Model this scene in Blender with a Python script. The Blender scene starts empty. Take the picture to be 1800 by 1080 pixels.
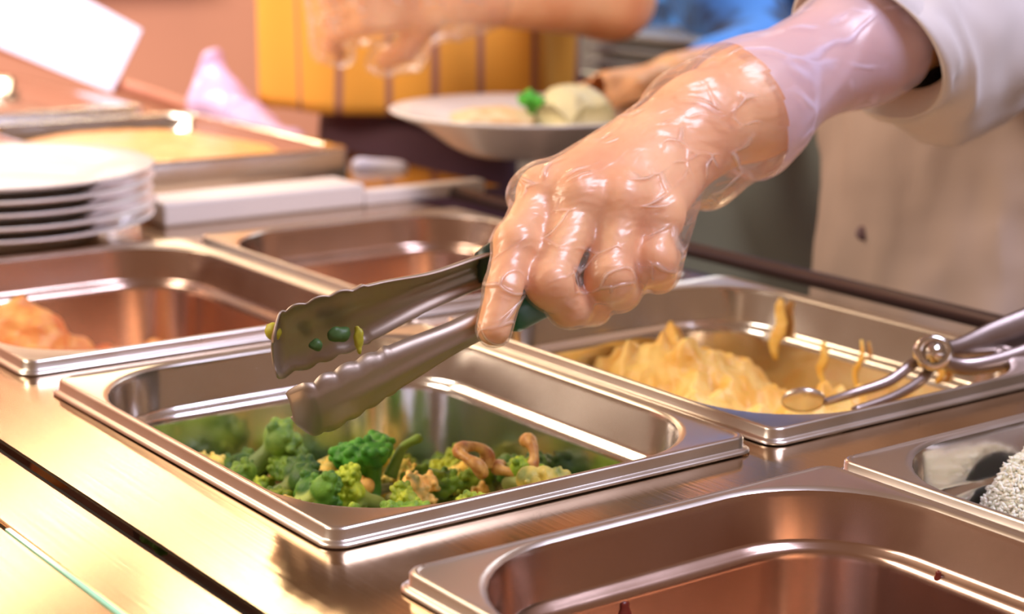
import bpy, math, random
import numpy as np
from mathutils import Vector, Matrix

random.seed(7)
rng = np.random.default_rng(7)
SC = bpy.context.scene
COL = SC.collection

# ------------------------------------------------------------------ camera
CAM = np.array([-.391, -.663, .281])
YAW, PITCH, ROLL, FPX = .9332, -.2257, .0109, 3170.0
fw = np.array([math.cos(PITCH)*math.cos(YAW), math.cos(PITCH)*math.sin(YAW), math.sin(PITCH)])
rt = np.cross(fw, [0, 0, 1]); rt /= np.linalg.norm(rt); up = np.cross(rt, fw)
rt, up = rt*math.cos(ROLL)+up*math.sin(ROLL), -rt*math.sin(ROLL)+up*math.cos(ROLL)


def W(px, py, d):
    """world point seen at photo pixel (px, py), d metres into the place"""
    return CAM + d*(fw + rt*(px-900)/FPX - up*(py-540)/FPX)


cam_data = bpy.data.cameras.new('camera')
cam = bpy.data.objects.new('camera', cam_data)
COL.objects.link(cam)
cam.matrix_world = Matrix(((rt[0], up[0], -fw[0], CAM[0]), (rt[1], up[1], -fw[1], CAM[1]),
                           (rt[2], up[2], -fw[2], CAM[2]), (0, 0, 0, 1)))
cam_data.sensor_width = 36.0
cam_data.lens = FPX/1800*36.0
cam_data.clip_start = .02
cam_data.clip_end = 60
cam_data.dof.use_dof = True
cam_data.dof.focus_distance = .90
cam_data.dof.aperture_fstop = (cam_data.lens/1000)/.0092
SC.camera = cam

# ------------------------------------------------------------------ world, lights, exposure
world = bpy.data.worlds.new('world'); SC.world = world; world.use_nodes = True
bg = world.node_tree.nodes['Background']
bg.inputs[0].default_value = (.50, .28, .17, 1); bg.inputs[1].default_value = .42

SC.view_settings.view_transform = 'Standard'
SC.view_settings.look = 'None'
SC.view_settings.gamma = 1.0
SC.view_settings.exposure = .44
SC.view_settings.use_curve_mapping = False


def area(name, loc, target, size, power, color, shape='RECTANGLE', size_y=None):
    l = bpy.data.lights.new(name, 'AREA'); l.energy = power; l.color = color; l.shape = shape
    l.size = size
    if size_y: l.size_y = size_y
    o = bpy.data.objects.new(name, l); COL.objects.link(o); o.location = loc
    o.rotation_euler = (Vector(target)-Vector(loc)).to_track_quat('-Z', 'Y').to_euler()
    return o


area('ceiling_light', (-.5, 2.3, 1.75), (.2, .3, 0), .9, 13, (1.0, .74, .48), size_y=.5)
area('added_side_fill', (-1.3, .9, 1.2), (.25, .2, .08), .9, 22, (1.0, .84, .68), size_y=.7)  # unseen fill light added for the diffuse surfaces
area('cool_ceiling_light', (.75, -.9, 1.75), (.5, .2, .2), .8, 32, (.74, .76, 1.0), size_y=.8)


def tube_light(a, b, z, power, color):
    a = Vector((*a, z)); b = Vector((*b, z)); c = (a+b)/2
    l = bpy.data.lights.new('tube_light', 'AREA'); l.energy = power; l.color = color; l.shape = 'RECTANGLE'; l.size = (b-a).length; l.size_y = .07
    o = bpy.data.objects.new('tube_light', l); COL.objects.link(o); o.location = c
    x = (b-a).normalized(); zz = Vector((.35, .6, .72)); zz = (zz-zz.dot(x)*x).normalized(); y = zz.cross(x)
    o.matrix_world = Matrix(((x[0], y[0], zz[0], c[0]), (x[1], y[1], zz[1], c[1]), (x[2], y[2], zz[2], c[2]), (0, 0, 0, 1)))


tube_light((.7, 2.95), (2.1, 4.05), 1.2, 9, (1.0, .80, .52))
tube_light((1.0, 2.35), (2.1, 3.03), 1.2, 8, (1.0, .80, .52))
area('added_wall_fill', (.2, 1.7, 1.7), (.6, 4.4, .0), 1.2, 110, (1.0, .84, .74), size_y=.8)  # unseen light added to brighten the back wall
area('kitchen_light', (2.2, 1.3, 1.4), (2.2, 1.6, 0), .8, 14, (.85, .92, 1.0), size_y=.8)


# ------------------------------------------------------------------ helpers
def tag(o, label=None, cat=None, group=None, kind=None):
    if label: o['label'] = label
    if cat: o['category'] = cat
    if group: o['group'] = group
    if kind: o['kind'] = kind
    return o


def empty(name, loc=(0, 0, 0), label=None, cat=None, group=None):
    o = bpy.data.objects.new(name, None); COL.objects.link(o); o.location = tuple(map(float, loc))
    o.empty_display_size = .02
    return tag(o, label, cat, group)


def mk(name, V, F, mat, parent=None, smooth=True, world=True):
    """one mesh object; world=True means V are world points even when there is a parent"""
    V = np.asarray(V, float)
    if parent is not None and world:
        V = V - np.array(parent.location)
        g = parent.parent
        while g is not None:
            V = V - np.array(g.location); g = g.parent
    me = bpy.data.meshes.new(name)
    me.from_pydata([tuple(v) for v in V], [], [tuple(int(i) for i in f) for f in F])
    me.update()
    if smooth:
        me.polygons.foreach_set('use_smooth', [True]*len(me.polygons))
    if mat: me.materials.append(mat)
    o = bpy.data.objects.new(name, me); COL.objects.link(o)
    if parent is not None: o.parent = parent
    return o


class MB:
    def __init__(self): self.V = []; self.F = []

    def add(self, V, F):
        n = len(self.V); self.V += [tuple(v) for v in V]; self.F += [tuple(i+n for i in f) for f in F]

    def box(self, x0, y0, z0, x1, y1, z1):
        V = [(x, y, z) for z in (z0, z1) for y in (y0, y1) for x in (x0, x1)]
        self.add(V, [(0, 2, 3, 1), (4, 5, 7, 6), (0, 1, 5, 4), (2, 6, 7, 3), (0, 4, 6, 2), (1, 3, 7, 5)])

    def obox(self, c, ax, ay, az):
        c, ax, ay, az = map(np.asarray, (c, ax, ay, az))
        V = [c+sx*ax+sy*ay+sz*az for sz in (-1, 1) for sy in (-1, 1) for sx in (-1, 1)]
        self.add(V, [(0, 2, 3, 1), (4, 5, 7, 6), (0, 1, 5, 4), (2, 6, 7, 3), (0, 4, 6, 2), (1, 3, 7, 5)])

    def tube(self, pts, rad, n=12, cap=True):
        pts = [np.asarray(p, float) for p in pts]
        if not hasattr(rad, '__len__'): rad = [rad]*len(pts)
        ref = np.array([0, 0, 1.0]); V = []; F = []
        for i, p in enumerate(pts):
            t = pts[min(i+1, len(pts)-1)]-pts[max(i-1, 0)]; t /= np.linalg.norm(t)
            if i == 0:
                if abs(t@ref) > .9: ref = np.array([1.0, 0, 0])
            a = np.cross(t, ref); a /= np.linalg.norm(a); b = np.cross(t, a); ref = -b if False else np.cross(a, t)
            for k in range(n):
                th = 2*math.pi*k/n; V.append(p+rad[i]*(a*math.cos(th)+b*math.sin(th)))
        for i in range(len(pts)-1):
            for k in range(n):
                F.append((i*n+k, i*n+(k+1) % n, (i+1)*n+(k+1) % n, (i+1)*n+k))
        if cap: F.append(tuple(range(n))[::-1]); F.append(tuple((len(pts)-1)*n+k for k in range(n)))
        self.add(V, F)

    def lathe(self, prof, c=(0, 0, 0), n=64):
        V = []; F = []
        for r, z in prof:
            for k in range(n):
                th = 2*math.pi*k/n; V.append((c[0]+r*math.cos(th), c[1]+r*math.sin(th), c[2]+z))
        for i in range(len(prof)-1):
            for k in range(n):
                F.append((i*n+k, i*n+(k+1) % n, (i+1)*n+(k+1) % n, (i+1)*n+k))
        self.add(V, F)

    def build(self, name, mat, parent=None, smooth=False, bevel=0, world=True):
        o = mk(name, self.V, self.F, mat, parent, smooth, world)
        if bevel:
            m = o.modifiers.new('bevel', 'BEVEL'); m.width = bevel; m.segments = 2; m.limit_method = 'ANGLE'
        return o


def smooth_path(pts, n=8):
    """Catmull-Rom through points of any dimension"""
    P = [np.asarray(p, float) for p in pts]; P = [2*P[0]-P[1]]+P+[2*P[-1]-P[-2]]; out = []
    for i in range(1, len(P)-2):
        for k in range(n):
            t = k/n
            out.append(.5*((2*P[i])+(-P[i-1]+P[i+1])*t+(2*P[i-1]-5*P[i]+4*P[i+1]-P[i+2])*t*t+(-P[i-1]+3*P[i]-3*P[i+1]+P[i+2])*t**3))
    out.append(P[-2]); return out


# ---- distance fields and surface nets
def wn(P, s, seed=0):
    """smooth pseudo noise in about -1..1"""
    r = np.random.default_rng(seed); x = P*s; o = np.zeros(P.shape[:-1], np.float32); a = 1; tot = 0
    for k in range(4):
        M = r.normal(size=(3, 3)); M /= np.linalg.norm(M, axis=0)
        q = x@M.astype(np.float32)*(1.55**k)+r.uniform(0, 6, 3).astype(np.float32)
        q2 = q[..., [1, 2, 0]]
        o += a*(np.sin(q+1.3*np.sin(q2)).sum(-1)/2.2).astype(np.float32); tot += a; a *= .6
    return o/tot


def cap(P, a, b, ra, rb):
    a = np.asarray(a, np.float32); b = np.asarray(b, np.float32); ab = b-a
    L = float(ab@ab)+1e-12
    t = np.clip(((P-a)@ab)/L, 0, 1)
    d = P-a-t[..., None]*ab
    return np.sqrt((d*d).sum(-1))-(ra+(rb-ra)*t)


def smin(a, b, k):
    h = np.clip(.5+.5*(b-a)/k, 0, 1)
    return b+(a-b)*h-k*h*(1-h)


def nets(f, org, h):
    """surface nets: zero surface of grid f -> V, quads"""
    s = f < 0
    c = [s[i:f.shape[0]-1+i, j:f.shape[1]-1+j, k:f.shape[2]-1+k] for i in (0, 1) for j in (0, 1) for k in (0, 1)]
    cnt = sum(x.astype(np.int8) for x in c)
    act = (cnt > 0) & (cnt < 8)
    I = np.argwhere(act)
    idx = -np.ones(act.shape, np.int64); idx[tuple(I.T)] = np.arange(len(I))
    acc = np.zeros((len(I), 3)); num = np.zeros(len(I))
    cor = [np.array((i, j, k)) for i in (0, 1) for j in (0, 1) for k in (0, 1)]
    val = [f[tuple((I+q).T)] for q in cor]
    for a in range(8):
        for b in range(a+1, 8):
            if np.abs(cor[a]-cor[b]).sum() != 1: continue
            m = (val[a] < 0) != (val[b] < 0)
            t = val[a][m]/(val[a][m]-val[b][m])
            acc[m] += cor[a]+t[:, None]*(cor[b]-cor[a]); num[m] += 1
    V = (I+acc/num[:, None])*h+np.asarray(org)
    F = []
    for ax in range(3):
        b1, b2 = [(1, 2), (2, 0), (0, 1)][ax]
        lo = [slice(None)]*3; hi = [slice(None)]*3; lo[ax] = slice(0, -1); hi[ax] = slice(1, None)
        sa, sb = s[tuple(lo)], s[tuple(hi)]
        E_ = np.argwhere(sa != sb)
        ok = (E_[:, b1] > 0) & (E_[:, b2] > 0) & (E_[:, b1] < f.shape[b1]-1) & (E_[:, b2] < f.shape[b2]-1)
        E_ = E_[ok]
        def q(d1, d2):
            G = E_.copy(); G[:, b1] += d1; G[:, b2] += d2; return idx[tuple(G.T)]
        Q = np.stack([q(-1, -1), q(0, -1), q(0, 0), q(-1, 0)], 1)
        fl = sa[tuple(E_.T)]
        Q[~fl] = Q[~fl][:, ::-1]
        F.append(Q)
    F = np.concatenate(F)
    F = F[(F >= 0).all(1)]
    return V, F


def grid(lo, hi, h):
    lo = np.asarray(lo, float); n = np.ceil((np.asarray(hi)-lo)/h).astype(int)+1
    ax = [np.arange(n[i], dtype=np.float32)*h+lo[i] for i in range(3)]
    return np.stack(np.meshgrid(*ax, indexing='ij'), -1).astype(np.float32)


def sdf_obj(name, fn, lo, hi, h, mat, parent=None, world=True, keep=None):
    P = grid(lo, hi, h); f = fn(P)
    V, F = nets(f, lo, h)
    if keep is not None:
        k = keep(V); F = F[k[F].all(1)]
        used = np.unique(F); mp = -np.ones(len(V), int); mp[used] = np.arange(len(used)); V = V[used]; F = mp[F]
    return mk(name, V, F, mat, parent, True, world)


# ------------------------------------------------------------------ materials
def mat(name, color=(.8, .8, .8), rough=.5, metal=0, **kw):
    m = bpy.data.materials.new(name); m.use_nodes = True
    b = m.node_tree.nodes['Principled BSDF']
    b.inputs['Base Color'].default_value = (*color, 1); b.inputs['Roughness'].default_value = rough
    b.inputs['Metallic'].default_value = metal
    for k, v in kw.items():
        k = k.replace('_', ' ')
        b.inputs[k].default_value = (*v, 1) if (isinstance(v, tuple) and k != 'Subsurface Radius') else v
    return m


def nd(m, t, **kw):
    n = m.node_tree.nodes.new(t)
    for k, v in kw.items(): setattr(n, k, v)
    return n


def lk(m, a, b): m.node_tree.links.new(a, b)


def bsdf(m): return m.node_tree.nodes['Principled BSDF']


def noise_mix(m, c1, c2, scale=20, detail=4, lo=.35, hi=.65, vec=(1, 1, 1), coord='Object'):
    tc = nd(m, 'ShaderNodeTexCoord'); mp = nd(m, 'ShaderNodeMapping'); mp.inputs['Scale'].default_value = vec
    nz = nd(m, 'ShaderNodeTexNoise'); nz.inputs['Scale'].default_value = scale; nz.inputs['Detail'].default_value = detail
    cr = nd(m, 'ShaderNodeValToRGB'); e = cr.color_ramp.elements
    e[0].position = lo; e[1].position = hi; e[0].color = (*c1, 1); e[1].color = (*c2, 1)
    lk(m, tc.outputs[coord], mp.inputs[0]); lk(m, mp.outputs[0], nz.inputs['Vector']); lk(m, nz.outputs[0], cr.inputs[0])
    lk(m, cr.outputs[0], bsdf(m).inputs['Base Color'])
    return mp, nz, cr


def bump(m, scale=50, strength=.3, dist=.001, vec=(1, 1, 1), detail=3, node=None):
    tc = nd(m, 'ShaderNodeTexCoord'); mp = nd(m, 'ShaderNodeMapping'); mp.inputs['Scale'].default_value = vec
    nz = nd(m, 'ShaderNodeTexNoise'); nz.inputs['Scale'].default_value = scale; nz.inputs['Detail'].default_value = detail
    bp = nd(m, 'ShaderNodeBump'); bp.inputs['Strength'].default_value = strength; bp.inputs['Distance'].default_value = dist
    lk(m, tc.outputs['Object'], mp.inputs[0]); lk(m, mp.outputs[0], nz.inputs['Vector']); lk(m, nz.outputs[0], bp.inputs['Height'])
    lk(m, bp.outputs[0], (node or bsdf(m)).inputs['Normal'])
    return bp


def steel(name, col, rough, vec, streak=.06, sc=60, aniso=0.0):
    m = mat(name, col, rough, 1.0)
    tc = nd(m, 'ShaderNodeTexCoord'); mp = nd(m, 'ShaderNodeMapping'); mp.inputs['Scale'].default_value = vec
    nz = nd(m, 'ShaderNodeTexNoise'); nz.inputs['Scale'].default_value = sc; nz.inputs['Detail'].default_value = 4
    mr = nd(m, 'ShaderNodeMapRange'); mr.inputs['To Min'].default_value = rough-streak; mr.inputs['To Max'].default_value = rough+streak
    lk(m, tc.outputs['Object'], mp.inputs[0]); lk(m, mp.outputs[0], nz.inputs['Vector']); lk(m, nz.outputs[0], mr.inputs[0])
    lk(m, mr.outputs[0], bsdf(m).inputs['Roughness'])
    bp = nd(m, 'ShaderNodeBump'); bp.inputs['Strength'].default_value = .12; bp.inputs['Distance'].default_value = .0004
    lk(m, nz.outputs[0], bp.inputs['Height']); lk(m, bp.outputs[0], bsdf(m).inputs['Normal'])
    if aniso:
        bsdf(m).inputs['Anisotropic'].default_value = aniso
        tg = nd(m, 'ShaderNodeCombineXYZ'); tg.inputs[1].default_value = 1.0
        lk(m, tg.outputs[0], bsdf(m).inputs['Tangent'])
    return m


M_rim = steel('satin_rim_steel', (.74, .68, .63), .30, (1, 1, 1), .06, 30)
M_pan = steel('polished_steel', (.74, .70, .67), .17, (1, 1, 1), .05, 30)
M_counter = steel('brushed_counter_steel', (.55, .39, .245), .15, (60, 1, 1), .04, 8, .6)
M_tong = steel('tong_steel', (.43, .35, .29), .52, (1, 1, 1), .10, 40)
M_darksteel = mat('dark_channel', (.07, .045, .045), .4, .6)
M_gap = mat('gap_black', (.02, .015, .015), .6)
M_green = mat('green_plastic', (.004, .105, .062), .35)
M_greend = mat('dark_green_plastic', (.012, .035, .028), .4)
M_china = mat('white_china', (.86, .83, .79), .18)
M_skin = mat('skin', (.70, .36, .23), .5, Subsurface_Weight=.25, Subsurface_Scale=.008)
bsdf(M_skin).inputs['Subsurface Radius'].default_value = (1, .35, .2)
noise_mix(M_skin, (.80, .36, .16), (.93, .54, .27), 22, 3, .3, .7)
bump(M_skin, 180, .35, .0008)
M_jacket = mat('white_cotton', (.72, .66, .64), .85, Sheen_Weight=.2)
bump(M_jacket, 14, .5, .01, (1, 1, .6), 2)
M_apron = mat('yellow_apron', (.86, .47, .06), .8)
M_blue = mat('blue_patterned_cloth', (.05, .19, .62), .8)
noise_mix(M_blue, (.02, .06, .16), (.06, .26, .75), 11, 3, .42, .5)
M_trouser = mat('maroon_cloth', (.13, .06, .08), .85)
M_wallw = mat('salmon_leak_wall', (.70, .33, .22), .8)  # orange light leak is put into the wall colour
M_wallg = mat('grey_wall_paint', (.20, .215, .20), .7)
M_floor = mat('floor_tile', (.22, .14, .12), .5)
M_cab = mat('grey_green_cabinet', (.27, .31, .29), .5)
M_rail = mat('red_brown_rail', (.36, .13, .08), .4)
M_lilac = mat('lilac_board', (.74, .72, .95), .4, Emission_Color=(.80, .76, 1.0), Emission_Strength=.12)  # faint emission added to brighten the board
M_whiteledge = mat('white_enamel', (.85, .80, .78), .35)


def glove_mat(name, white, dens, sc=90, bstr=.9):
    m = bpy.data.materials.new(name); m.use_nodes = True; nt = m.node_tree
    nt.nodes.remove(nt.nodes['Principled BSDF']); out = nt.nodes['Material Output']
    tr = nd(m, 'ShaderNodeBsdfTransparent'); gl = nd(m, 'ShaderNodeBsdfGlossy'); gl.inputs['Roughness'].default_value = .27
    gl.inputs['Color'].default_value = (1, .97, .94, 1)
    df = nd(m, 'ShaderNodeBsdfDiffuse'); df.inputs['Color'].default_value = (*white, 1)
    tl = nd(m, 'ShaderNodeBsdfTranslucent'); tl.inputs['Color'].default_value = (*white, 1)
    mx0 = nd(m, 'ShaderNodeMixShader'); mx0.inputs[0].default_value = .4
    lk(m, df.outputs[0], mx0.inputs[1]); lk(m, tl.outputs[0], mx0.inputs[2])
    tc = nd(m, 'ShaderNodeTexCoord')
    nz = nd(m, 'ShaderNodeTexNoise'); nz.inputs['Scale'].default_value = 16; nz.inputs['Detail'].default_value = 2
    lk(m, tc.outputs['Object'], nz.inputs['Vector'])
    wp = nd(m, 'ShaderNodeVectorMath', operation='SCALE'); wp.inputs['Scale'].default_value = .035; lk(m, nz.outputs['Color'], wp.inputs[0])
    av = nd(m, 'ShaderNodeVectorMath', operation='ADD'); lk(m, tc.outputs['Object'], av.inputs[0]); lk(m, wp.outputs[0], av.inputs[1])
    rm = nd(m, 'ShaderNodeMapping'); rm.inputs['Rotation'].default_value = (.3, .1, -.75); rm.inputs['Scale'].default_value = (.38, 1.25, 1.1); lk(m, av.outputs[0], rm.inputs[0])
    vo = nd(m, 'ShaderNodeTexVoronoi', feature='DISTANCE_TO_EDGE'); vo.inputs['Scale'].default_value = sc
    lk(m, rm.outputs[0], vo.inputs['Vector'])
    mr = nd(m, 'ShaderNodeMapRange'); mr.inputs['From Min'].default_value = 0; mr.inputs['From Max'].default_value = .09
    mr.inputs['To Min'].default_value = 1; mr.inputs['To Max'].default_value = 0; mr.interpolation_type = 'SMOOTHERSTEP'
    lk(m, vo.outputs['Distance'], mr.inputs[0])
    nm = nd(m, 'ShaderNodeTexNoise'); nm.inputs['Scale'].default_value = 38; nm.inputs['Detail'].default_value = 1; lk(m, tc.outputs['Object'], nm.inputs['Vector'])
    mk_ = nd(m, 'ShaderNodeMapRange'); mk_.inputs['From Min'].default_value = .46; mk_.inputs['From Max'].default_value = .66; lk(m, nm.outputs[0], mk_.inputs[0])
    mm = nd(m, 'ShaderNodeMath', operation='MULTIPLY'); lk(m, mr.outputs[0], mm.inputs[0]); lk(m, mk_.outputs[0], mm.inputs[1])
    mr = mm
    bp = nd(m, 'ShaderNodeBump'); bp.inputs['Strength'].default_value = bstr; bp.inputs['Distance'].default_value = .0022
    ad = nd(m, 'ShaderNodeMath', operation='ADD'); lk(m, mr.outputs[0], ad.inputs[0])
    n2 = nd(m, 'ShaderNodeTexNoise'); n2.inputs['Scale'].default_value = sc*1.3; n2.inputs['Detail'].default_value = 2
    n3 = nd(m, 'ShaderNodeMath', operation='MULTIPLY'); n3.inputs[1].default_value = 2.2; lk(m, n2.outputs[0], n3.inputs[0])
    lk(m, rm.outputs[0], n2.inputs['Vector']); lk(m, n3.outputs[0], ad.inputs[1])
    lk(m, ad.outputs[0], bp.inputs['Height'])
    lk(m, bp.outputs[0], gl.inputs['Normal']); lk(m, bp.outputs[0], df.inputs['Normal'])
    # thin film: dens at a facing fold plus more where it folds
    k = nd(m, 'ShaderNodeMath', operation='MULTIPLY_ADD'); k.inputs[1].default_value = .38; k.inputs[2].default_value = dens
    lk(m, mr.outputs[0], k.inputs[0])
    lw = nd(m, 'ShaderNodeLayerWeight'); lw.inputs['Blend'].default_value = .22
    lk(m, bp.outputs[0], lw.inputs['Normal'])
    fr = nd(m, 'ShaderNodeMapRange'); fr.inputs['To Min'].default_value = .03; fr.inputs['To Max'].default_value = .5
    lk(m, lw.outputs['Fresnel'], fr.inputs[0])
    m1 = nd(m, 'ShaderNodeMixShader'); lk(m, k.outputs[0], m1.inputs[0]); lk(m, tr.outputs[0], m1.inputs[1]); lk(m, mx0.outputs[0], m1.inputs[2])
    m2 = nd(m, 'ShaderNodeMixShader'); lk(m, fr.outputs[0], m2.inputs[0]); lk(m, m1.outputs[0], m2.inputs[1]); lk(m, gl.outputs[0], m2.inputs[2])
    lk(m, m2.outputs[0], out.inputs['Surface'])
    return m


M_glove = glove_mat('clear_glove_film', (1, .93, .86), .13, 52, .8)
M_cuff = glove_mat('milky_lilac_lit_film', (.86, .80, 1.0), .58, 30, .3)  # lilac light on the milky cuff is put into the film colour

# ------------------------------------------------------------------ the room
def plane_struct(name, V, m, kind='structure'):
    o = mk(name, V, [(0, 1, 2, 3)], m, None, False); s = o.modifiers.new('solid', 'SOLIDIFY'); s.thickness = .08; s.offset = -1
    tag(o, kind=kind); return o


plane_struct('floor', [(-3, -3, -.9), (3.4, -3, -.9), (3.4, 4.6, -.9), (-3, 4.6, -.9)], M_floor)
plane_struct('wall_back', [(-3, 4.6, -.9), (3.4, 4.6, -.9), (3.4, 4.6, 2.1), (-3, 4.6, 2.1)], M_wallw)
plane_struct('wall_right', [(3.4, 4.6, -.9), (3.4, -3, -.9), (3.4, -3, 2.1), (3.4, 4.6, 2.1)], M_wallg)

# ------------------------------------------------------------------ counter
A_, B_ = .265, .325            # pan size along X and Y
XR = [0.0, .2765]
YR = [-.0505-B_, 0.0, .3616]
CZ = -.0095
ctr = empty('serving_counter', (.25, .3, -.9), 'brushed steel serving counter holding the sunken food pans', 'counter')
mb = MB()
xs = [-.057, .008, A_-.008, XR[1]+.003, XR[1]+A_-.008, .552]
ys = [-.9, YR[0]+.008, YR[0]+B_-.008, .008, B_-.008, YR[2]+.008, YR[2]+B_-.008, .80]
holes = {(1, 1), (3, 1), (1, 3), (3, 3), (1, 5), (3, 5)}
for i in range(5):
    for j in range(7):
        if (i, j) in holes: continue
        mb.box(xs[i], ys[j], CZ-.002, xs[i+1], ys[j+1], CZ)
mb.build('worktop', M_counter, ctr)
mb = MB(); mb.box(-.109, -.9, -.88, .60, 2.6, -.16); mb.build('cabinet_body', mat('counter_body', (.3, .24, .22), .4, .7), ctr)
mb = MB(); mb.box(-.0645, -.9, -.05, -.057, 2.6, CZ-.006); mb.build('seam_channel', M_gap, ctr)
mb = MB(); mb.box(-.1045, -.9, -.03, -.0645, 2.6, CZ-.0005); mb.build('front_ledge', M_counter, ctr, bevel=.0012)
mb = MB(); mb.box(-.1068, -.9, -.03, -.1045, 2.6, CZ-.004); mb.build('ledge_seam', M_gap, ctr)
mb = MB(); mb.box(-.1068, -.02, CZ-.0045, -.1045, .115, CZ-.0005)
mb.build('glass_edge_strip', mat('greenish_glass_edge', (.35, .85, .62), .1), ctr)
mb = MB(); mb.box(-.30, -.9, -.03, -.1068, 2.6, CZ-.001); mb.build('tray_shelf', M_counter, ctr, bevel=.001)
# rear channel and rolled edge
mb = MB(); mb.box(.552, -.9, -.05, .598, .80, CZ-.012); mb.build('rear_channel', M_darksteel, ctr)
mb = MB(); mb.tube([(.603, -.9, -.006), (.603, .80, -.006)], .0065, 12); mb.build('rear_edge_roll', M_darksteel, ctr, smooth=True)


# ------------------------------------------------------------------ pans
def rr_loop(cx, cy, hx, hy, r, z, n=10, ns=6):
    pts = []
    for q, (sx, sy) in enumerate([(1, 1), (-1, 1), (-1, -1), (1, -1)]):
        c = (cx+sx*(hx-r), cy+sy*(hy-r)); a0 = q*math.pi/2
        for k in range(n+1):
            a = a0+math.pi/2*k/n; pts.append((c[0]+r*math.cos(a), c[1]+r*math.sin(a), z))
        nx = [(-1, 1), (-1, -1), (1, -1), (1, 1)][q]
        c2 = (cx+nx[0]*(hx-r), cy+nx[1]*(hy-r)); a1 = a0+math.pi/2
        e = (c2[0]+r*math.cos(a1), c2[1]+r*math.sin(a1)); s = pts[-1]
        for k in range(1, ns): pts.append((s[0]+(e[0]-s[0])*k/ns, s[1]+(e[1]-s[1])*k/ns, z))
    return pts


PROF = [(.0000, -.0088, .011), (.0000, -.0078, .011), (.0012, -.0069, .010), (.0026, -.0066, .009), (.0032, -.0060, .0085), (.0034, -.0016, .008),
        (.0040, -.0005, .008), (.0052, -.0001, .008), (.0060, -.0006, .008), (.0066, -.0010, .010), (.0076, -.0011, .066), (.0086, -.0014, .068),
        (.0098, -.0028, .069), (.0108, -.0060, .068), (.0140, -.0265, .062), (.0150, -.0285, .060), (.0178, -.0302, .058),
        (.0200, -.0325, .052), (.0206, -.0360, .052), (.0235, -.0900, .048), (.0262, -.0965, .047), (.0330, -.0995, .042), (.0500, -.1000, .03)]


def pan(x0, y0, label, z=0.0, matl=None, floor_dirt=False):
    cx, cy = x0+A_/2, y0+B_/2
    root = empty('food_pan', (cx, cy, z-.1), label, 'food pan', 'sunken steel pans in the counter')
    V = []; F = []; L = None
    def band(prof):
        V = []; F = []
        for i, (ins, zz, r) in enumerate(prof):
            lp = rr_loop(cx, cy, A_/2-ins, B_/2-ins, r, z+zz); L = len(lp); V += lp
            if i:
                for k in range(L): F.append(((i-1)*L+k, (i-1)*L+(k+1) % L, i*L+(k+1) % L, i*L+k))
        return V, F, L
    V, F, L = band(PROF[:13]); mk('rim', V, F, M_rim, root)
    V, F, L = band(PROF[12:]); F.append(tuple(len(V)-L+k for k in range(L))); mk('basin', V, F, matl or M_pan, root)
    return root


M_pan_reflect = steel('reflection_tinted_steel', (.55, .39, .32), .22, (1, 1, 1), .05, 30)  # warm brown reflections are put into this base colour
pan(XR[0], YR[1], 'steel pan of broccoli below the tongs, nearest full one')
pan(XR[0], YR[0], 'nearest emptied steel pan with brown sauce specks, cut off at the bottom', matl=M_pan_reflect)
pan(XR[0], YR[2], 'steel pan holding the orange food, in front of the plates', matl=M_pan_reflect)
pan(XR[1], YR[1], 'steel pan of yellow mashed potato beneath the gloved hand')
pan(XR[1]-.008, YR[0]+.003, 'steel pan of white rice at the edge of the counter')
pan(XR[1], YR[2], 'bare empty steel pan behind the upper tong arm', matl=M_pan_reflect)

# ------------------------------------------------------------------ second counter section with plates and hot food
mb = MB(); mb.box(-.057, .805, CZ-.002, .68, 2.6, CZ); mb.build('rear_worktop', M_counter, ctr)
tg_ = empty('dividing_ledge', (.45, .80, CZ), 'white enamelled ledge running across the counter beside the plates', 'ledge')
mb = MB(); mb.box(.293, .775, CZ, .50, .830, .012); mb.build('ledge_box', M_whiteledge, tg_, bevel=.003)
mb = MB(); mb.box(.50, .775, CZ, .64, .793, .004); mb.build('ledge_tongue', M_whiteledge, tg_, bevel=.002)


def tray(name, x0, y0, x1, y1, z, label, cat):
    r = empty(name, ((x0+x1)/2, (y0+y1)/2, z), label, cat)
    cx, cy, hx, hy = (x0+x1)/2, (y0+y1)/2, (x1-x0)/2, (y1-y0)/2
    V = []; F = []; L = 0
    for i, (ins, zz, rr) in enumerate([(0, 0, .012), (0, .030, .012), (.004, .033, .012), (.012, .032, .03), (.015, .028, .03), (.02, .012, .03), (.035, .008, .02)]):
        lp = rr_loop(cx, cy, hx-ins, hy-ins, rr, z+zz); L = len(lp); V += lp
        if i:
            for k in range(L): F.append(((i-1)*L+k, (i-1)*L+(k+1) % L, i*L+(k+1) % L, i*L+k))
    F.append(tuple(len(V)-L+k for k in range(L))); mk('tray_shell', V, F, M_pan, r)
    return r


tray('serving_tray', .30, .93, .58, 1.30, CZ, 'shallow steel tray of orange food behind the stacked plates', 'tray')
tray('serving_tray', .10, 1.38, .56, 1.80, CZ, 'steel tray glinting under the lilac board', 'tray')


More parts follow.
